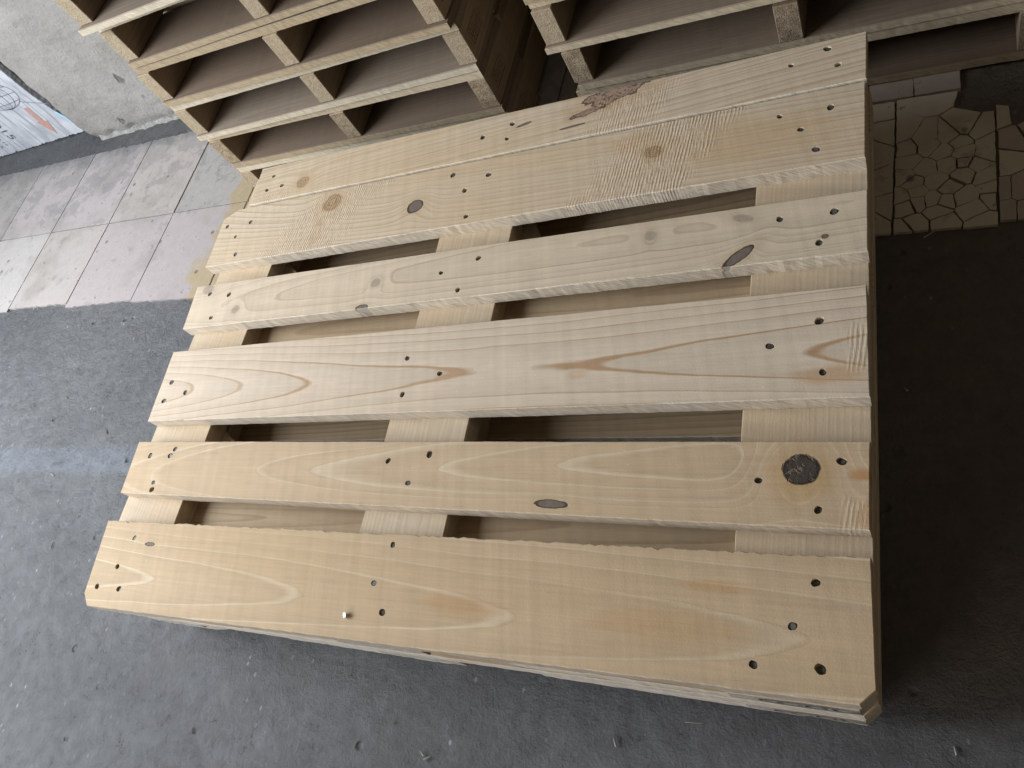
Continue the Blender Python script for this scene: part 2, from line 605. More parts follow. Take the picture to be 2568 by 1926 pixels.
def tile_mat(name, col, dirt=(0.20, 0.19, 0.17), dirtamt=0.5):
    g = NT(name)
    geo = g.N.new("ShaderNodeNewGeometry")
    v = geo.outputs["Position"]
    x, y, z = g.sep(v)
    a = g.noise(v, 6.0, 4, 0.6)
    b = g.noise(v, 45.0, 4, 0.65)
    c = g.mix(g.mul(g.rng(a, 0.50, 0.72), dirtamt), col, dirt)
    c = g.mix(g.mul(g.rng(b, 0.62, 0.72), 0.7), c, tuple(q * 0.45 for q in dirt))
    # smeared cement along the wall side
    cem = g.rng(g.add(g.add(y, g.mul(x, 0.047)), g.mul(g.sub(g.noise(v, 11.0, 5, 0.7), 0.5), 0.26)), 1.34, 1.45)
    sp = g.rng(g.add(g.noise(v, 17.0, 5, 0.7), g.mul(g.rng(y, 1.1, 1.45), 0.13)), 0.60, 0.66)
    c = g.mix(g.math('MAXIMUM', cem, g.mul(sp, 0.38)), c, (0.155, 0.155, 0.158))
    # yellow-brown dust swept against the pallets
    dd = g.add(g.sub(x, -1.425), g.mul(g.sub(g.noise(v, 13.0, 4, 0.65), 0.5), 0.22))
    yel = g.mul(g.rng(dd, -0.035, 0.01), g.rng(x, -0.6, -1.0))
    c = g.mix(g.mul(yel, 0.75), c, (0.34, 0.26, 0.135))
    c = g.scalecol(c, g.add(0.86, g.mul(b, 0.28)))
    vo = g.voronoi(v, 26.0)
    pit = g.mul(g.rng(vo.outputs["Distance"], 0.20, 0.08), g.rng(g.sep(vo.outputs["Color"])[1], 0.84, 0.88))
    c = g.mix(g.mul(pit, 0.7), c, (0.10, 0.10, 0.10))
    h = g.sub(g.add(g.mul(b, 0.6), a), pit)
    return g.out(c, 0.55, 0.35, g.bump(h, 0.003, 0.6))


TM = {
    'lilac': tile_mat("tile_lilac", (0.345, 0.312, 0.306)),
    'cream': tile_mat("tile_cream", (0.352, 0.320, 0.298)),
    'pale': tile_mat("tile_pale", (0.375, 0.352, 0.335)),
    'pink': tile_mat("tile_pink", (0.338, 0.300, 0.294)),
    'greyish': tile_mat("tile_greyish", (0.31, 0.292, 0.275), dirtamt=0.8),
    'old': tile_mat("tile_old_cream", (0.50, 0.44, 0.34), (0.28, 0.24, 0.18), 0.6),
    'oldpink': tile_mat("tile_old_pink", (0.38, 0.31, 0.26), (0.24, 0.195, 0.16), 0.6),
}
TA = math.atan2(-0.047, 0.9989)
E1 = Vector((math.cos(TA), math.sin(TA)))
E2 = Vector((-math.sin(TA), math.cos(TA)))
TO = Vector((-1.625, 1.2015))
TP = 0.2635


def add_tile(poly, mat, seed, amp=0.0012, big=(), name="tile", step=0.010, th=0.0):
    cx = sum(p[0] for p in poly) / len(poly)
    cy = sum(p[1] for p in poly) / len(poly)
    loc = [(p[0] - cx, p[1] - cy) for p in poly]
    me = board_mesh(name, loc, -0.010, 0.0, seed=seed, amp=amp, step=step, big=big, soft=0.0003)
    return link(name, me, mat, floor, (cx, cy, ZT + th))


def tw(u, v):
    p = TO + E1 * u + E2 * v
    return (p.x, p.y)


upper = {-6: 'greyish', -5: 'cream', -4: 'greyish', -3: 'lilac', -2: 'lilac', -1: 'cream', 0: 'greyish', 1: 'cream', 2: 'lilac', 3: 'cream', 4: 'lilac'}
lower = {-6: 'lilac', -5: 'cream', -4: 'pale', -3: 'pale', -2: 'cream', -1: 'pink', 0: 'pink', 1: 'cream', 2: 'pink', 3: 'cream', 4: 'pink'}
G = 0.0019
for k in range(-6, 5):
    u0, u1 = k * TP + G, (k + 1) * TP - G
    add_tile([tw(u0, G), tw(u1, G), tw(u1, TP + 0.03), tw(u0, TP + 0.03)], TM[upper[k]], k + 20, big=((2, 0.006),), th=rnd.uniform(-0.0008, 0.0006))
    cut = -TP + rnd.uniform(-0.006, 0.006)
    add_tile([tw(u0, cut), tw(u1, cut + rnd.uniform(-0.01, 0.01)), tw(u1, -G), tw(u0, -G)], TM[lower[k]], k + 40, big=((0, 0.0045),), th=rnd.uniform(-0.0008, 0.0006))


# ---- the broken tiles on the dark side: every fragment its own piece
def clip(poly, p, n):
    out = []
    for i in range(len(poly)):
        a, b = Vector(poly[i]), Vector(poly[(i + 1) % len(poly)])
        da, db = (a - p).dot(n), (b - p).dot(n)
        if da <= 0: out.append(tuple(a))
        if da * db < 0:
            t = da / (da - db)
            out.append(tuple(a + (b - a) * t))
    return out


def shrink(poly, d):
    c = list(poly)
    n = len(poly)
    for i in range(n):
        a, b = Vector(poly[i]), Vector(poly[(i + 1) % n])
        e = b - a
        if e.length < 1e-6: continue
        nr = Vector((e.y, -e.x)).normalized()
        c = clip(c, a - nr * d, nr)
        if len(c) < 3: return c
    return c


rb = random.Random(58)
missing = [(0.128, 1.165), (0.112, 1.115), (0.110, 1.075), (0.140, 1.062), (0.185, 1.040), (0.33, 1.03), (0.33, 1.17)]


def shatter(cell, n, mats, dense):
    xs = [p[0] for p in cell]; ys = [p[1] for p in cell]
    pts = []
    tries = 0
    while len(pts) < n and tries < 4000:
        tries += 1
        p = Vector((rb.uniform(min(xs), max(xs)), rb.uniform(min(ys), max(ys))))
        md = rb.choice((0.015, 0.024, 0.034)) if dense(p) else 0.055
        if all((p - q).length > md for q in pts) and inside(p, cell): pts.append(p)
    for i, p in enumerate(pts):
        poly = list(cell)
        for q in pts:
            if q is p: continue
            poly = clip(poly, (p + q) / 2, (q - p).normalized())
            if len(poly) < 3: break
        if len(poly) < 3: continue
        poly = shrink(poly, rb.choice((0.0003, 0.0005, 0.0009, 0.0016)))
        if len(poly) < 3: continue
        c = (sum(q[0] for q in poly) / len(poly), sum(q[1] for q in poly) / len(poly))
        if inside(c, missing): continue
        o = add_tile(poly, TM[rb.choice(mats)], i + 60, amp=0.0017, name="tile_fragment", step=0.004, th=rb.uniform(-0.0012, 0.0008))


def tq(x, y):   # tile axes on this side
    return (x + 0.047 * (y - 0.9), y - 0.047 * x)


def cellr(x0, x1, y0, y1):
    return [tq(x0, y0), tq(x1, y0), tq(x1, y1), tq(x0, y1)]


shatter(cellr(-0.02, 0.0192, 0.866, 1.116), 6, ['old'], lambda p: True)
shatter(cellr(0.0205, 0.146, 0.866, 1.116), 40, ['old'], lambda p: p.y < 1.04)
shatter(cellr(0.1478, 0.40, 0.872, 1.116), 30, ['oldpink', 'oldpink', 'old'], lambda p: p.x < 0.26)
shatter(cellr(-0.02, 0.105, 1.120, 1.42), 9, ['oldpink'], lambda p: False)
shatter(cellr(0.107, 0.40, 1.120, 1.42), 18, ['oldpink'], lambda p: False)

# ------------------------------------------------------------------ the near pallets
CORN = [
    [[-1.0687, 1.0494], [0.0027, 1.0446], [0.0014, 0.9595], [-1.0640, 0.9585]],
    [[-1.1221, 0.9530], [-0.0001, 0.9560], [-0.0013, 0.8309], [-1.1172, 0.8240]],
    [[-1.1165, 0.7807], [0.0003, 0.7813], [0.0001, 0.6930], [-1.1084, 0.6900]],
    [[-1.1065, 0.6436], [-0.0020, 0.6483], [-0.0001, 0.5106], [-1.0987, 0.5101]],
    [[-1.0995, 0.4732], [-0.0004, 0.4615], [-0.0019, 0.3694], [-1.0934, 0.3844]],
    [[-1.0938, 0.3387], [-0.0012, 0.3437], [0.0017, 0.2122], [-1.0800, 0.2076]]]
NAILS = [
    [[-1.0276, 1.0213], [-1.0315, 0.9883], [-0.9957, 0.9921], [-0.5149, 1.0189], [-0.566, 1.0033], [-0.5187, 0.9885], [-0.0454, 1.0279], [-0.0906, 1.0116], [-0.0322, 0.9944]],
    [[-1.0427, 0.916], [-1.1023, 0.9155], [-1.0683, 0.8861], [-1.0487, 0.8433], [-0.6058, 0.9335], [-0.5371, 0.9195], [-0.5751, 0.8959], [-0.5597, 0.8421], [-0.1025, 0.9235], [-0.0407, 0.9225], [-0.0761, 0.8942], [-0.0573, 0.8563]],
    [[-1.0736, 0.7599], [-1.0232, 0.7531], [-1.0459, 0.7076], [-0.5786, 0.7403], [-0.5184, 0.7584], [-0.541, 0.7054], [-0.0968, 0.7547], [-0.0354, 0.7554], [-0.0516, 0.7131]],
    [[-1.0779, 0.5818], [-1.0341, 0.5606], [-1.0786, 0.5468], [-0.5972, 0.5959], [-0.5354, 0.5678], [-0.5892, 0.5383], [-0.0498, 0.6061], [-0.1012, 0.5777], [-0.0457, 0.5417]],
    [[-1.0578, 0.448], [-1.0109, 0.4479], [-1.0052, 0.4590], [-1.0250, 0.4025], [-1.0223, 0.3910], [-0.5836, 0.4398], [-0.5207, 0.4489], [-0.5427, 0.4091], [-0.1065, 0.4188], [-0.0269, 0.4401], [-0.0482, 0.3887]],
    [[-1.0168, 0.3133], [-1.0294, 0.2685], [-1.0568, 0.2366], [-1.0072, 0.2369], [-0.5416, 0.3274], [-0.5553, 0.2786], [-0.5325, 0.2454], [-0.5834, 0.2369], [-0.0493, 0.3165], [-0.0689, 0.2743], [-0.1027, 0.2359], [-0.0442, 0.2388]]]
CEN = [(-0.54, 1.003), (-0.56, 0.892), (-0.56, 0.737), (-0.55, 0.578), (-0.55, 0.42), (-0.545, 0.272)]


def kl(i, x, y): return (x - CEN[i][0], y - CEN[i][1])


PALE = (0.615, 0.51, 0.378)
PALE2 = (0.63, 0.522, 0.39)
TAN = (0.575, 0.425, 0.26)
LATE = (0.40, 0.245, 0.125)
GREYL = (0.36, 0.275, 0.185)
BW = [
    wood("pine_pale_bark_edge", PALE, LATE, 1.3, (-0.10, -0.05), (0.05, 0.02), spacing=0.0085, contrast=0.26, tint=(0.58, 0.43, 0.25), tintamt=0.6,
         knots=[(*kl(0, -0.9427, 0.990), 0.015, 0.013, 0, 'brown', 0.8), (*kl(0, -0.345, 1.036), 0.050, 0.017, 8, 'bark', 0.5),
                (*kl(0, -0.385, 1.008), 0.028, 0.006, 10, 'bark', 0.2), (*kl(0, -0.492, 1.012), 0.013, 0.0028, 12, 'slit', 0.1), (*kl(0, -0.405, 0.985), 0.022, 0.002, 4, 'slit', 0.1)],
         rough=[(*kl(0, -0.315, 0.99), 0.055, 0.040, 0.3, 0.8), (*kl(0, -1.015, 0.967), 0.06, 0.012, 0.2, 0.8)]),
    wood("pine_pale_rough_bands", PALE, LATE, 2.1, (0.09, -0.045), (-0.03, 0.05), quad=-0.05, qx=0.1, spacing=0.0080, contrast=0.30, tint=(0.58, 0.42, 0.245), tintamt=0.65,
         knots=[(*kl(1, -0.8508, 0.9249), 0.020, 0.018, 0, 'brown', 1.0), (*kl(1, -0.6639, 0.8815), 0.016, 0.014, 20, 'slit', 1.2), (*kl(1, -0.2702, 0.9025), 0.014, 0.011, 0, 'brown', 1.0)],
         rough=[(*kl(1, -0.860, 0.888), 0.080, 0.085, 0.75, 1.0), (*kl(1, -0.262, 0.90), 0.075, 0.085, 0.62, 1.0)],
         stains=[(*kl(1, -0.865, 0.868), 0.020, 0.05, (0.42, 0.25, 0.12), 0.6), (*kl(1, -0.29, 0.925), 0.06, 0.03, (0.50, 0.30, 0.14), 0.5), (*kl(1, -0.15, 0.90), 0.16, 0.05, (0.52, 0.35, 0.18), 0.45)]),
    wood("pine_pale_grey_rings", PALE2, GREYL, 3.4, (0.012, -0.050), (0.03, 0.022), quad=-0.03, qx=0.02, spacing=0.0056, contrast=0.34, tint=(0.58, 0.475, 0.32), tintamt=0.4, sharp=0.90,
         knots=[(*kl(2, -1.082, 0.771), 0.014, 0.010, 0, 'grey', 0.5), (*kl(2, -0.9919, 0.7191), 0.009, 0.008, 0, 'grey', 0.8), (*kl(2, -0.6974, 0.7378), 0.009, 0.008, 0, 'grey', 1.0),
                (*kl(2, -0.2578, 0.7568), 0.008, 0.008, 0, 'grey', 1.0), (*kl(2, -0.1429, 0.7068), 0.024, 0.0075, 38, 'slit', 1.2), (*kl(2, -0.140, 0.764), 0.014, 0.006, -18, 'grey', 1.0), (*kl(2, -0.7106, 0.693), 0.012, 0.006, 0, 'slit', 1.4), (*kl(2, -0.045, 0.7210), 0.004, 0.003, 0, 'slit', 0.3)]),
    wood("pine_wide_cathedral", (0.64, 0.535, 0.415), (0.42, 0.26, 0.14), 4.2, (-0.012, -0.0667), (0.0, 0.0), quad=0.080, qx=0.137, spacing=0.0095, contrast=0.60, irr=0.0, zwarp=0.0005, warp=0.011, wobble=0.0022, tint=(0.60, 0.475, 0.335), tintamt=0.4, sharp=0.87,
         stains=[(*kl(3, -0.035, 0.538), 0.055, 0.016, (0.48, 0.29, 0.14), 0.6), (*kl(3, -0.33, 0.555), 0.02, 0.010, (0.52, 0.34, 0.19), 0.45)],
         rough=[(*kl(3, -0.008, 0.572), 0.012, 0.03, 0.1, 0.6)]),
    wood("pine_tan_dark_knot", (0.53, 0.397, 0.255), (0.66, 0.545, 0.395), 5.7, (0.010, -0.060), (0.03, 0.04), quad=-0.03, qx=0.0, spacing=0.0070, contrast=0.55, warp=0.012, tint=(0.56, 0.42, 0.27), tintamt=0.5, sharp=0.74,
         knots=[(*kl(4, -0.0651, 0.4309), 0.0190, 0.0172, 12, 'dark', 2.3), (*kl(4, -0.3365, 0.3868), 0.022, 0.0055, -2, 'slit', 0.5), (*kl(4, -0.66, 0.4755), 0.030, 0.005, 0, 'slit', 2.6)],
         stains=[(*kl(4, -0.008, 0.425), 0.018, 0.010, (0.46, 0.24, 0.10), 0.8), (*kl(4, -0.006, 0.385), 0.012, 0.02, (0.48, 0.28, 0.13), 0.6), (*kl(4, -0.0651, 0.418), 0.040, 0.034, (0.50, 0.33, 0.15), 0.6)],
         rough=[(*kl(4, -0.012, 0.385), 0.014, 0.018, 0.1, 0.5)]),
    wood("pine_honey_front", (0.535, 0.402, 0.258), (0.66, 0.545, 0.39), 6.5, (-0.0125, -0.0631), (0.0, -0.040), irr=0.0, zwarp=0.0006, spacing=0.0118, contrast=0.58, warp=0.011, wobble=0.0024, tint=(0.50, 0.355, 0.20), tintamt=0.5, sharp=0.84,
         knots=[(*kl(5, -0.978, 0.3055), 0.011, 0.003, 0, 'slit', 0.4)],
         stains=[(*kl(5, -0.43, 0.262), 0.075, 0.017, (0.47, 0.29, 0.145), 0.65), (*kl(5, -0.19, 0.262), 0.10, 0.025, (0.50, 0.325, 0.165), 0.5), (*kl(5, -0.15, 0.305), 0.05, 0.01, (0.50, 0.29, 0.13), 0.5)]),
]
W_STR = wood("pine_stringer", (0.58, 0.475, 0.345), (0.42, 0.30, 0.18), 8.0, (0.09, -0.03), (0.0, 0.02), spacing=0.006, contrast=0.06, axis='Y', vary=True, saw=0.12, tint=(0.56, 0.40, 0.24))
W_STR_END = end_grain("pine_stringer_end", 2.0, (0.74, 0.70, 0.63), (0.58, 0.53, 0.46))
W_LOW = wood("pine_lower", (0.56, 0.425, 0.275), (0.38, 0.25, 0.14), 9.0, (0.03, -0.05), (0.02, 0.03), spacing=0.008, contrast=0.4, vary=True, tint=(0.48, 0.34, 0.20), edgeamt=0.9,
             edge=(0.80, 0.76, 0.68))


def metal(name, c, r=0.4):
    g = NT(name)
    n = g.noise(g.tc.outputs["Object"], 300.0, 3)
    return g.out(g.mix(n, c, tuple(q * 0.5 for q in c)), r, 0.5, g.bump(n, 0.0004, 0.5), 0.85)


NAIL_M = metal("dull_steel", (0.17, 0.165, 0.15), 0.62)
NAIL_B = metal("bright_steel", (0.62, 0.62, 0.60), 0.3)


def ink(name, c, wear=0.5):
    g = NT(name)
    n = g.noise(g.tc.outputs["Object"], 400.0, 3)
    return g.out(g.mix(g.rng(n, 0.45, 0.75), c, tuple(min(1, q + 0.10 * wear) for q in c)), 0.8, 0.1)


INK = ink("black_ink", (0.035, 0.03, 0.035))


def nail_mesh():
    bm = bmesh.new()
    bmesh.ops.create_cone(bm, cap_ends=True, segments=10, radius1=0.0036, radius2=0.0034, depth=0.0010, matrix=Matrix.Translation((0, 0, 0.0005)))
    bmesh.ops.create_cone(bm, cap_ends=True, segments=8, radius1=0.0013, radius2=0.0016, depth=0.030, matrix=Matrix.Translation((0, 0, -0.0152)))
    me = bpy.data.meshes.new("nail")
    bm.to_mesh(me); bm.free()
    return me


NAIL = nail_mesh()
DT = 0.022       # deck thickness
ST = 0.030       # stringer thickness


def near_pallet(z_top, label, full, dx=0.0, dy=0.0, rz=0.0):
    """Flat pallet: deck boards on three wide stringers, bottom boards and runners."""
    base = empty("wooden_pallet", (-0.55 + dx, 0.63 + dy, z_top - 0.1), rz)
    tag(base, label, "pallet", "two flat pallets stacked in front")
    ox, oy = -0.55, 0.63

    def L(x, y, z): return (x - ox, y - oy, z + 0.1)
    for i, c in enumerate(CORN):
        cx, cy = CEN[i]
        src = c
        if not full:
            src = [[q[0] + rnd.uniform(-0.004, 0.001), q[1] + rnd.uniform(-0.001, 0.002)] for q in CORN[i]]
        tl, tr, br, bl = src
        poly = [bl, br, tr, tl]
        big = {0: 0.0009}
        if i == 0:
            poly = [bl, br, tr, tl]
        if i == 1:   # clipped back corner
            poly = [bl, br, tr, [tl[0] + 0.032, tl[1] + 0.001], [tl[0] + 0.001, tl[1] - 0.018]]
            big = {0: 0.0014}
        if i == 2:
            big = {0: 0.0014}
        if i == 5:   # clipped front corners
            poly = [[bl[0], bl[1] + 0.017], [bl[0] + 0.017, bl[1]], [br[0] - 0.0135, br[1] + 0.0005], [br[0], br[1] + 0.0145], tr, tl]
            big = {1: 0.0010, 4: 0.0024}
        poly = [(p[0] - cx, p[1] - cy) for p in poly]
        holes = []
        if full:
            for j, (nx, ny) in enumerate(NAILS[i]):
                if i == 5 and j == 7: continue
                holes.append((nx - cx, ny - cy, rnd.uniform(0.0037, 0.0051)))
        me = board_mesh("deck_board", poly, -DT, 0.0, holes, seed=i * 3 + (0 if full else 40), big=big)
        b = link("deck_board", me, BW[i] if full else W_LOW, base, L(cx, cy, rnd.uniform(-0.0006, 0.0006)))
        if full:
            for j, (nx, ny) in enumerate(NAILS[i]):
                if i == 5 and j == 7:
                    n = link("nail", NAIL, NAIL_B, b, (nx - cx, ny - cy, 0.0030))
                    n.rotation_euler = (math.radians(14), math.radians(-22), 0)
                    n.scale = (1.1, 1.1, 1.0)
                    n.data = NAIL.copy(); n.data.materials.clear(); n.data.materials.append(NAIL_B)
                    continue
                n = link("nail", NAIL, NAIL_M, b, (nx - cx, ny - cy, -rnd.choice((0.0018, 0.0024, 0.0034, 0.0046, 0.0055))))
                n.rotation_euler = (rnd.uniform(-0.2, 0.2), rnd.uniform(-0.2, 0.2), 0)
    zs1 = -DT - 0.0003
    zs0 = zs1 - ST
    for (x0, x1) in ((-1.1015, -0.9715), (-0.617, -0.487), (-0.1315, -0.0005)):
        cx = (x0 + x1) / 2
        w = (x1 - x0) / 2
        yf = -0.4205
        poly = [(-w, yf), (w, yf), (w, 0.417), (-w, 0.417)]
        if x0 > -0.2: poly = [(-w, yf), (w - 0.0135, yf), (w, yf + 0.0145), (w, 0.417), (-w, 0.417)]
        if x0 < -1: poly = [(-w + 0.017, yf), (w, yf), (w, 0.417), (-w, 0.417), (-w, yf + 0.017)]
        me = board_mesh("stringer", poly, -ST, 0.0, seed=int(-x0 * 50), amp=0.0004, soft=0.0008)
        for p in me.polygons:
            if p.normal.y < -0.8 and p.center.y < yf + 0.003: p.material_index = 1
        s = link("stringer", me, [W_STR, W_STR_END], base, L(cx, 0.6315, zs1))
        if True:
            # oval ink stamp on the stringer end
            if x0 > -0.2:
                st = [ellipse(0, 0, 0.0445, 0.0110), ([(-0.028, 0.004), (-0.023, -0.005)], 0.0032), ([(-0.010, 0.001), (-0.006, -0.005)], 0.002),
                      ellipse(0.006, -0.004, 0.009, 0.009, 16, 0, math.pi), ([(0.020, 0.005), (0.024, -0.004)], 0.003), ([(-0.02, 0.002), (0.0, 0.003)], 0.001)]
                me = strokes_mesh("ink_stamp", st, 0.0030, lambda u, v: (u, 0, v))
                k = link("ink_stamp", me, INK, base, L(-0.058, 0.6315 - 0.4205 - 0.0008, zs1 - 0.015))
    zb1 = zs0 - 0.0003
    for (y0, y1) in ((0.2125, 0.425), (0.585, 0.765), (0.925, 1.04)):
        cy = (y0 + y1) / 2
        poly = rect(-0.546, y0 - cy, 0.5485, y1 - cy)
        if y0 < 0.3: poly = [(-0.529, y0 - cy), (0.535, y0 - cy), (0.5485, y0 - cy + 0.0145), (0.5485, y1 - cy), (-0.546, y1 - cy), (-0.546, y0 - cy + 0.017)]
        if y0 < 0.3:
            f_ = [(-0.415, 0.0), (-0.355, 0.009), (-0.285, 0.012), (-0.262, 0.002), (0.02, 0.0), (0.075, 0.007), (0.120, 0.014), (0.150, 0.013), (0.165, 0.002)]
            poly = poly[:1] + [(u, y0 - cy + q) for u, q in f_] + poly[1:]
        me = board_mesh("bottom_board", poly, -0.020, 0.0, seed=int(y0 * 100), amp=0.0012, big={0: 0.0016})
        link("bottom_board", me, W_LOW, base, L(-0.551, cy, zb1))
    zr1 = zb1 - 0.0203
    for cx in (-1.04, -0.552, -0.066):
        me = box_mesh("runner", -0.05, -0.408, -(zr1 + 0.1), 0.05, 0.408, 0.0, 0.001)
        link("runner", me, W_STR, base, L(cx, 0.632, zr1))
    if full:
        # offcuts nailed under the deck beside the stringers
        for poly in ([(-1.02, 0.800), (-0.905, 0.800), (-0.985, 0.862), (-1.02, 0.862)],
                     [(-0.53, 0.795), (-0.438, 0.795), (-0.470, 0.858), (-0.53, 0.858)],
                     [(-1.02, 0.470), (-0.900, 0.470), (-0.985, 0.520), (-1.02, 0.515)]):
            cx = sum(p[0] for p in poly) / 4; cy = sum(p[1] for p in poly) / 4
            me = board_mesh("offcut", [(p[0] - cx, p[1] - cy) for p in poly], -0.009, 0.0, seed=int(-cx * 77), amp=0.0003)
            link("offcut", me, W_STR, base, L(cx, cy, zs0 - 0.0005))
    return base


near_pallet(0.0, "new pale pine pallet with six wide deck boards, on top in the foreground", True)
near_pallet(-0.1, "pine pallet lying on the concrete floor underneath the foreground pallet", False, dx=-0.001, dy=0.005, rz=math.radians(-0.22))


# ------------------------------------------------------------------ the stacked pallets behind
H2 = 0.0965
D2 = 0.0150
S2H = H2 - 2 * D2 - 0.0006
PW, PD = 0.698, 0.95
W_SD = [wood("stack_pine_%d" % i, b, l, 20.0 + i, (0.03 - 0.03 * i, -0.05), (0.02, 0.03), spacing=0.007, contrast=0.25, vary=True, tint=t, edgeamt=0.92, edge=e)  # faces dusty brown, darkened further: shade inside the openings put into the colour
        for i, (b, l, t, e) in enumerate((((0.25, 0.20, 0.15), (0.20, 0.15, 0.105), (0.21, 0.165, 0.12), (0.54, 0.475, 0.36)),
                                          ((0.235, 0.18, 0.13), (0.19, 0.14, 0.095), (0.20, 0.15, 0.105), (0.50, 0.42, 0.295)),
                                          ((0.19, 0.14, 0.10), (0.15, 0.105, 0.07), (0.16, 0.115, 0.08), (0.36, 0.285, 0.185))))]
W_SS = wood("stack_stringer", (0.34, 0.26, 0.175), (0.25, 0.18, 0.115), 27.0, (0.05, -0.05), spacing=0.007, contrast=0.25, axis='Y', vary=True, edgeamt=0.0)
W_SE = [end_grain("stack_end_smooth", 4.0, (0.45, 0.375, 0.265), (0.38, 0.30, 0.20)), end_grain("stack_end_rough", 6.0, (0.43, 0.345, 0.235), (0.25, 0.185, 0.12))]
sx = [(0.0, 0.036), (0.345, 0.380), (0.662, 0.698)]
FRONT = [board_mesh("deck_board", rect(0, 0, PW, 0.135), 0, D2, seed=200 + i, big={0: 0.0012}, soft=0.0018) for i in range(4)]
REST = board_mesh("deck_board", rect(0, 0, PW, 0.115), 0, D2, seed=210)
SME = box_mesh("stringer", 0, 0, 0, 0.0355, PD, S2H, 0.001, 'y')

STAMP = []
f = [[(-0.028, -0.014), (0.028, -0.014), (0.028, 0.014), (-0.028, 0.014), (-0.028, -0.014)], [(-0.008, -0.014), (-0.008, 0.014)]]
f += [ellipse(-0.018, 0.003, 0.004, 0.008, 12), [(-0.022, -0.008), (-0.013, -0.008)], [(-0.003, -0.008), (0.0, 0.009), (0.004, -0.008)], [(0.008, -0.008), (0.008, 0.008), (0.014, -0.007), (0.014, 0.009)],
      [(0.019, 0.007), (0.024, 0.007), (0.019, -0.007), (0.025, -0.007)], [(0.034, 0.006), (0.040, 0.006)], [(0.034, -0.004), (0.040, -0.001)]]
STAMP_ME = strokes_mesh("ink_stamp", f, 0.0015, lambda u, v: (0, u, v))
INK2 = ink("faded_ink", (0.10, 0.065, 0.04), 0.3)

ORD = ["bottom", "second", "third", "fourth", "fifth", "sixth", "seventh"]


def stack_pallet(x, y, z, rz, label, group, variant, seed, rough_end, stamp):
    r = random.Random(seed)
    base = empty("wooden_pallet", (x, y, z), rz)
    tag(base, label, "pallet", group)
    m = W_SD[variant % 3]
    nb = 6
    ys = [0.0] + [0.15 + k * (PD - 0.115 - 0.15) / (nb - 2) for k in range(nb - 1)]
    for lev, z0 in ((0, 0.0), (1, D2 + S2H + 0.0006)):
        for k, yb in enumerate(ys):
            me = FRONT[r.randrange(4)] if k == 0 else REST
            mm = m if r.random() < 0.7 else W_SD[r.randrange(3)]
            me2 = me
            if me.materials and me.materials[0].name != mm.name:
                me2 = me.copy(); me2.materials.clear(); me2.materials.append(mm)
            bd = link("deck_board" if lev else "bottom_board", me2, mm, base, (r.uniform(-0.006, 0.006), yb + (0.009 if lev and k == 0 else 0.0) + r.uniform(-0.005, 0.004), z0 + (0.0 if lev else 0.0026)))
            if not lev: bd.scale.z = 0.82
    for k, (a, b) in enumerate(sx):
        me = SME.copy()
        e = W_SE[1 if r.random() < rough_end else 0]
        s = link("stringer", me, [W_SS, e], base, (a + r.uniform(-0.003, 0.003), 0.004 + r.uniform(-0.003, 0.003), D2 + 0.0003))
        if k == 2 and stamp:
            link("ink_stamp", STAMP_ME, INK2, s, (0.0355 + 0.0004, 0.048, S2H * 0.52))
    return base


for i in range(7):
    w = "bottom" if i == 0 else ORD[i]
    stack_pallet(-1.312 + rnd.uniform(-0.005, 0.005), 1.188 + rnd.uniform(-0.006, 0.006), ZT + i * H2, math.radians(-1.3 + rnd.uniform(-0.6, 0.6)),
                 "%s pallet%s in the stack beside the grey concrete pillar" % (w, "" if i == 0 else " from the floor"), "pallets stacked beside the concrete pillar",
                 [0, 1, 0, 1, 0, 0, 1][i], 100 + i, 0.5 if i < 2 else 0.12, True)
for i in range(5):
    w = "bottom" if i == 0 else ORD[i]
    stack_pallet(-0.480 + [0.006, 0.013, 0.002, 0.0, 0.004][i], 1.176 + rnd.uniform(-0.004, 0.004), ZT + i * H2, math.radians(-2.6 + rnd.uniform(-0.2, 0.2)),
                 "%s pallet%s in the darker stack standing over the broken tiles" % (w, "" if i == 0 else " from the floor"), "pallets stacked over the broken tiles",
                 [2, 1, 1, 2, 1][i], 300 + i, 0.6, False)


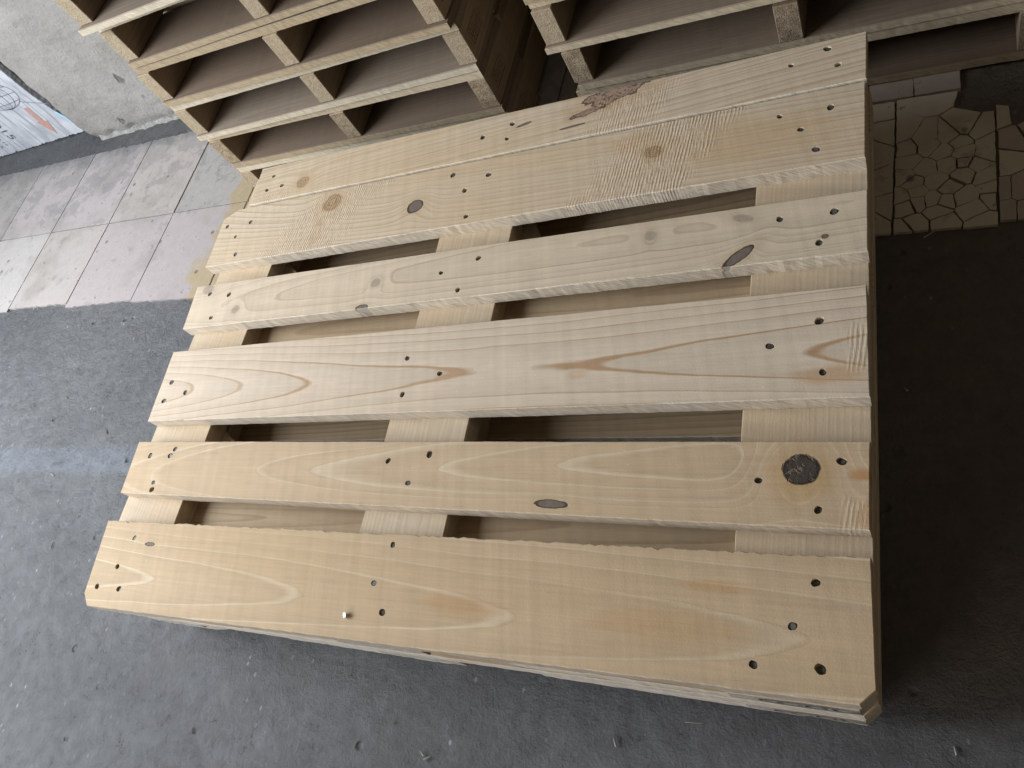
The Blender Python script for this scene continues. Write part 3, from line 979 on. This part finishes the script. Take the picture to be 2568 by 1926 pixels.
# ------------------------------------------------------------------ concrete pillar
def pillar():
    g = NT("cement_render")
    v = g.tc.outputs["Object"]
    a = g.noise(v, 3.0, 5, 0.65)
    b = g.noise(v, 28.0, 5, 0.7)
    c = g.noise(g.vscale(v, (6, 6, 30)), 1.0, 4, 0.6)
    col = g.mix(g.rng(a, 0.3, 0.7), (0.25, 0.235, 0.215), (0.34, 0.325, 0.305))
    col = g.mix(g.mul(g.rng(b, 0.62, 0.74), 0.8), col, (0.10, 0.095, 0.09))
    col = g.mix(g.mul(g.rng(c, 0.55, 0.7), 0.35), col, (0.20, 0.19, 0.18))
    vo = g.voronoi(g.vadd(g.vscale(v, (1, 1, 0.5)), g.scalecol(g.noise(v, 14.0, 3, col=True), 0.08)), 13.0)
    pk = g.mul(g.rng(vo.outputs['Distance'], 0.30, 0.16), g.rng(g.sep(vo.outputs['Color'])[0], 0.80, 0.86))
    col = g.mix(g.mul(pk, 0.75), col, (0.10, 0.09, 0.085))
    col = g.scalecol(col, g.add(0.8, g.mul(b, 0.4)))
    h = g.add(g.sub(g.mul(a, 2.0), pk), g.add(b, g.mul(g.noise(v, 140.0, 4, 0.7), 0.4)))
    m = g.out(col, 0.85, 0.2, g.bump(h, 0.007, 0.8))
    base = empty("concrete_pillar", (-1.75, 1.78, ZF))
    tag(base, "rough grey concrete pillar behind the pallets, its foot broken away", "pillar", kind="thing")
    bm = bmesh.new()
    nx, nz = 60, 70
    X0, X1, Z1, Y, YB = -0.435, 0.42, 1.1, -0.195, 0.195
    grid = []
    for j in range(nz + 1):
        row = []
        for i in range(nx + 1):
            u, w = i / nx, (j / nz) ** 1.5
            z = w * Z1 - 0.002
            x = X0 + (X1 - X0) * u
            if i == 0:
                x += 0.012 * noise.noise(Vector((0, z * 14, 1))) + 0.006 * noise.noise(Vector((0, z * 50, 1))) + (0.018 * max(0, 1 - z / 0.05))
            y = Y + 0.004 * noise.noise(Vector((x * 8, z * 8, 0))) + 0.002 * noise.noise(Vector((x * 40, z * 40, 0)))
            if z < 0.03: y += (0.03 - z) * (0.35 + 0.6 * noise.noise(Vector((x * 22, 0, 4))))
            row.append(bm.verts.new((x, y, z)))
        grid.append(row)
    for j in range(nz):
        for i in range(nx):
            bm.faces.new((grid[j][i], grid[j][i + 1], grid[j + 1][i + 1], grid[j + 1][i]))
    backs = [[bm.verts.new((X0 + 0.004 if k == 0 else X1, YB, grid[j][0].co.z)) for j in range(nz + 1)] for k in (0, 1)]
    for j in range(nz):
        bm.faces.new((grid[j][0], grid[j + 1][0], backs[0][j + 1], backs[0][j]))
        bm.faces.new((grid[j][nx], backs[1][j], backs[1][j + 1], grid[j + 1][nx]))
        bm.faces.new((backs[0][j], backs[0][j + 1], backs[1][j + 1], backs[1][j]))
    bm.faces.new([grid[nz][i] for i in range(nx + 1)] + [backs[1][nz], backs[0][nz]])
    bmesh.ops.recalc_face_normals(bm, faces=bm.faces)
    me = bpy.data.meshes.new("shaft"); bm.to_mesh(me); bm.free()
    for p in me.polygons: p.use_smooth = True
    link("shaft", me, m, base)
    # crumbling mortar bead along the foot
    g = NT("pale_mortar")
    n = g.noise(g.tc.outputs["Object"], 60.0, 5, 0.7)
    mm = g.out(g.mix(g.rng(n, 0.35, 0.65), (0.22, 0.215, 0.205), (0.36, 0.35, 0.335)), 0.9, 0.1, g.bump(n, 0.006, 0.9))
    verts, faces = [], []
    N = 120
    for i in range(N + 1):
        x = X0 + 0.03 + (X1 - X0 - 0.03) * i / N
        wd = 0.006 + 0.012 * abs(noise.noise(Vector((x * 13, 0, 0)))) + 0.005 * noise.noise(Vector((x * 47, 3, 0)))
        hh = 0.007 + 0.016 * abs(noise.noise(Vector((x * 11, 7, 0)))) + 0.004 * noise.noise(Vector((x * 60, 2, 0)))
        yb = Y + 0.018
        for (yy, zz) in ((yb, hh), (yb - wd * 0.6 - 0.008, hh * 0.8), (yb - wd - 0.012, 0.003), (yb - wd - 0.014, -0.004)):
            verts.append((x, yy + 0.002 * noise.noise(Vector((x * 80, yy * 50, zz * 50))), zz))
    for i in range(N):
        for k in range(3):
            a = i * 4 + k
            faces.append((a, a + 1, a + 5, a + 4))
    me = bpy.data.meshes.new("mortar_bead"); me.from_pydata(verts, [], faces)
    bm = bmesh.new(); bm.from_mesh(me); bmesh.ops.recalc_face_normals(bm, faces=bm.faces); bm.to_mesh(me); bm.free()
    link("mortar_bead", me, mm, base)


pillar()


# ------------------------------------------------------------------ printed white board leaning there
def white_board():
    g = NT("whitewashed_board")
    v = g.tc.outputs["Object"]
    gr = g.noise(g.vscale(v, (90, 90, 5)), 1.0, 4, 0.6)
    n = g.noise(v, 12.0, 5, 0.65)
    st = g.noise(g.vscale(g.vadd(v, (2, 2, 2)), (30, 30, 6)), 1.0, 4)
    col = g.mix(g.rng(n, 0.35, 0.7), (0.54, 0.56, 0.59), (0.37, 0.39, 0.425))
    col = g.mix(g.mul(g.rng(gr, 0.50, 0.62), 0.7), col, (0.24, 0.26, 0.29))
    col = g.mix(g.mul(g.rng(st, 0.6, 0.75), 0.5), col, (0.33, 0.33, 0.30))
    m = g.out(col, 0.7, 0.3, g.bump(g.add(gr, g.mul(n, 0.5)), 0.002, 0.7))
    base = empty("printed_board", (-2.70, 1.66, ZF + 0.002))
    tag(base, "whitewashed wooden board with black and red printing, against the pillar", "board")
    out = [(-0.45, 0.0), (0.41, 0.0), (0.4385, 0.010), (0.405, 0.075), (0.385, 0.16), (0.375, 0.62), (-0.45, 0.62)]
    me = board_mesh("panel", out, -0.010, 0.010, seed=77, amp=0.0022, step=0.008, big={0: 0.006, 2: 0.0028, 3: 0.0028, 4: 0.0028})
    me.transform(Matrix.Rotation(math.radians(90), 4, 'X'))
    me.update()
    p = link("panel", me, m, base)
    y = -0.0108

    def put(name, strokes, w, mat, off=0.0):
        me = strokes_mesh(name, strokes, w, lambda u, q: (u, y - off, q))
        return link(name, me, mat, base)
    ox, oz = -2.70, ZF + 0.002
    c = (-2.445 - ox, -0.012 - oz)
    gl = [ellipse(c[0], c[1], 0.085, 0.047), ellipse(c[0], c[1], 0.052, 0.047), ellipse(c[0], c[1], 0.018, 0.047)]
    for dv in (-0.026, 0.0, 0.026):
        hw = 0.085 * math.sqrt(1 - (dv / 0.047) ** 2)
        gl.append([(c[0] - hw, c[1] + dv), (c[0], c[1] + dv * 1.15), (c[0] + hw, c[1] + dv)])
    gl.append([(c[0] + 0.06, c[1] - 0.033), (c[0] + 0.095, c[1] - 0.047), (c[0] + 0.150, c[1] - 0.066)])
    put("globe_print", gl, 0.0026, ink("grey_print", (0.20, 0.22, 0.25), 0.2))
    # red arrow pointing down
    red = ink("red_print", (0.43, 0.25, 0.21), 1.0)
    ax = -2.392 - ox
    verts = [(ax - 0.010, y - 0.0002, -0.070 - oz), (ax + 0.010, y - 0.0002, -0.070 - oz), (ax + 0.011, y - 0.0002, -0.128 - oz), (ax + 0.024, y - 0.0002, -0.130 - oz),
             (ax + 0.002, y - 0.0002, -0.184 - oz), (ax - 0.024, y - 0.0002, -0.124 - oz), (ax - 0.011, y - 0.0002, -0.126 - oz)]
    me = bpy.data.meshes.new("arrow_print"); me.from_pydata(verts, [], [tuple(range(7))])
    link("arrow_print", me, red, base)
    # stencilled number, reading downwards
    cu = bpy.data.curves.new("number_print", 'FONT')
    cu.body = "2015"
    cu.size = 0.052
    cu.extrude = 0.0
    tmp = bpy.data.objects.new("tmp", cu)
    COL.objects.link(tmp)
    dg = bpy.context.evaluated_depsgraph_get()
    me = bpy.data.meshes.new_from_object(tmp.evaluated_get(dg))
    me.name = "number_print"
    bpy.data.objects.remove(tmp)
    me.materials.clear()
    t = link("number_print", me, ink("blue_black_print", (0.09, 0.11, 0.18), 0.8), base, (-2.598 - ox, y - 0.0003, -0.055 - oz))
    t.rotation_euler = (math.radians(90), math.radians(90), 0)
    t.scale = (1.0, 0.8, 1.0)
    # scuffed line of small print
    fs = []
    r = random.Random(3)
    for row in (0, 1):
        for k in range(9):
            u = -2.640 - ox - row * 0.03
            q = -0.06 - oz - k * 0.0135
            fs.append([(u, q), (u - r.uniform(0.006, 0.012), q - r.uniform(-0.006, 0.006))])
            fs.append([(u - 0.004, q - 0.005), (u - 0.010, q + r.uniform(-0.004, 0.004))])
    put("small_print", fs, 0.0022, ink("scuffed_print", (0.16, 0.18, 0.23), 1.0))
    # strip of blue tape left on the edge
    g = NT("blue_tape")
    n = g.noise(g.tc.outputs["Object"], 80.0, 3)
    bt = g.out(g.mix(n, (0.30, 0.55, 0.75), (0.42, 0.66, 0.82)), 0.35, 0.5)
    verts = [(0.392, y - 0.0003, -0.105 - oz), (0.405, y - 0.0003, -0.112 - oz), (0.424, y - 0.0003, -0.160 - oz), (0.414, y - 0.0003, -0.165 - oz)]
    me = bpy.data.meshes.new("tape_strip"); me.from_pydata(verts, [], [(0, 1, 2, 3)])
    link("tape_strip", me, bt, base)


white_board()


# ------------------------------------------------------------------ litter
def litter():
    bm = bmesh.new()
    r = random.Random(11)
    spots = [(-0.62, 0.135), (-0.565, 0.105), (-0.555, 0.100), (-0.3, 0.16), (-1.28, 0.24), (-1.33, 0.33), (-0.95, 0.09)]
    for k in range(38): spots.append((r.uniform(-1.9, 0.1), r.uniform(-0.25, 0.9)))
    for (x, y) in spots:
        if -1.12 < x < 0.02 and 0.2 < y < 1.06: continue
        l = r.uniform(0.003, 0.011); w = r.uniform(0.0006, 0.0018); a = r.uniform(0, 3.14)
        c, s = math.cos(a), math.sin(a)
        z = ZF + 0.0022
        vs = [bm.verts.new((x + c * u - s * q, y + s * u + c * q, z + h)) for u, q, h in ((-l, -w, 0), (l, -w * 0.3, 0), (l * 0.8, w * 0.4, 0), (-l, w, 0), (-l, 0, 0.002), (l, 0, 0.0012))]
        bm.faces.new((vs[0], vs[1], vs[5], vs[4])); bm.faces.new((vs[4], vs[5], vs[2], vs[3])); bm.faces.new((vs[0], vs[4], vs[3])); bm.faces.new((vs[1], vs[2], vs[5]))
        bm.faces.new((vs[0], vs[3], vs[2], vs[1]))
    me = bpy.data.meshes.new("litter"); bm.to_mesh(me); bm.free()
    g = NT("splinter_wood")
    n = g.noise(g.tc.outputs["Object"], 50.0, 3)
    o = link("litter", me, g.out(g.mix(n, (0.55, 0.50, 0.42), (0.30, 0.28, 0.25)), 0.8, 0.2))
    tag(o, "pale wood splinters and grit scattered over the concrete floor", "litter", kind="stuff")


litter()
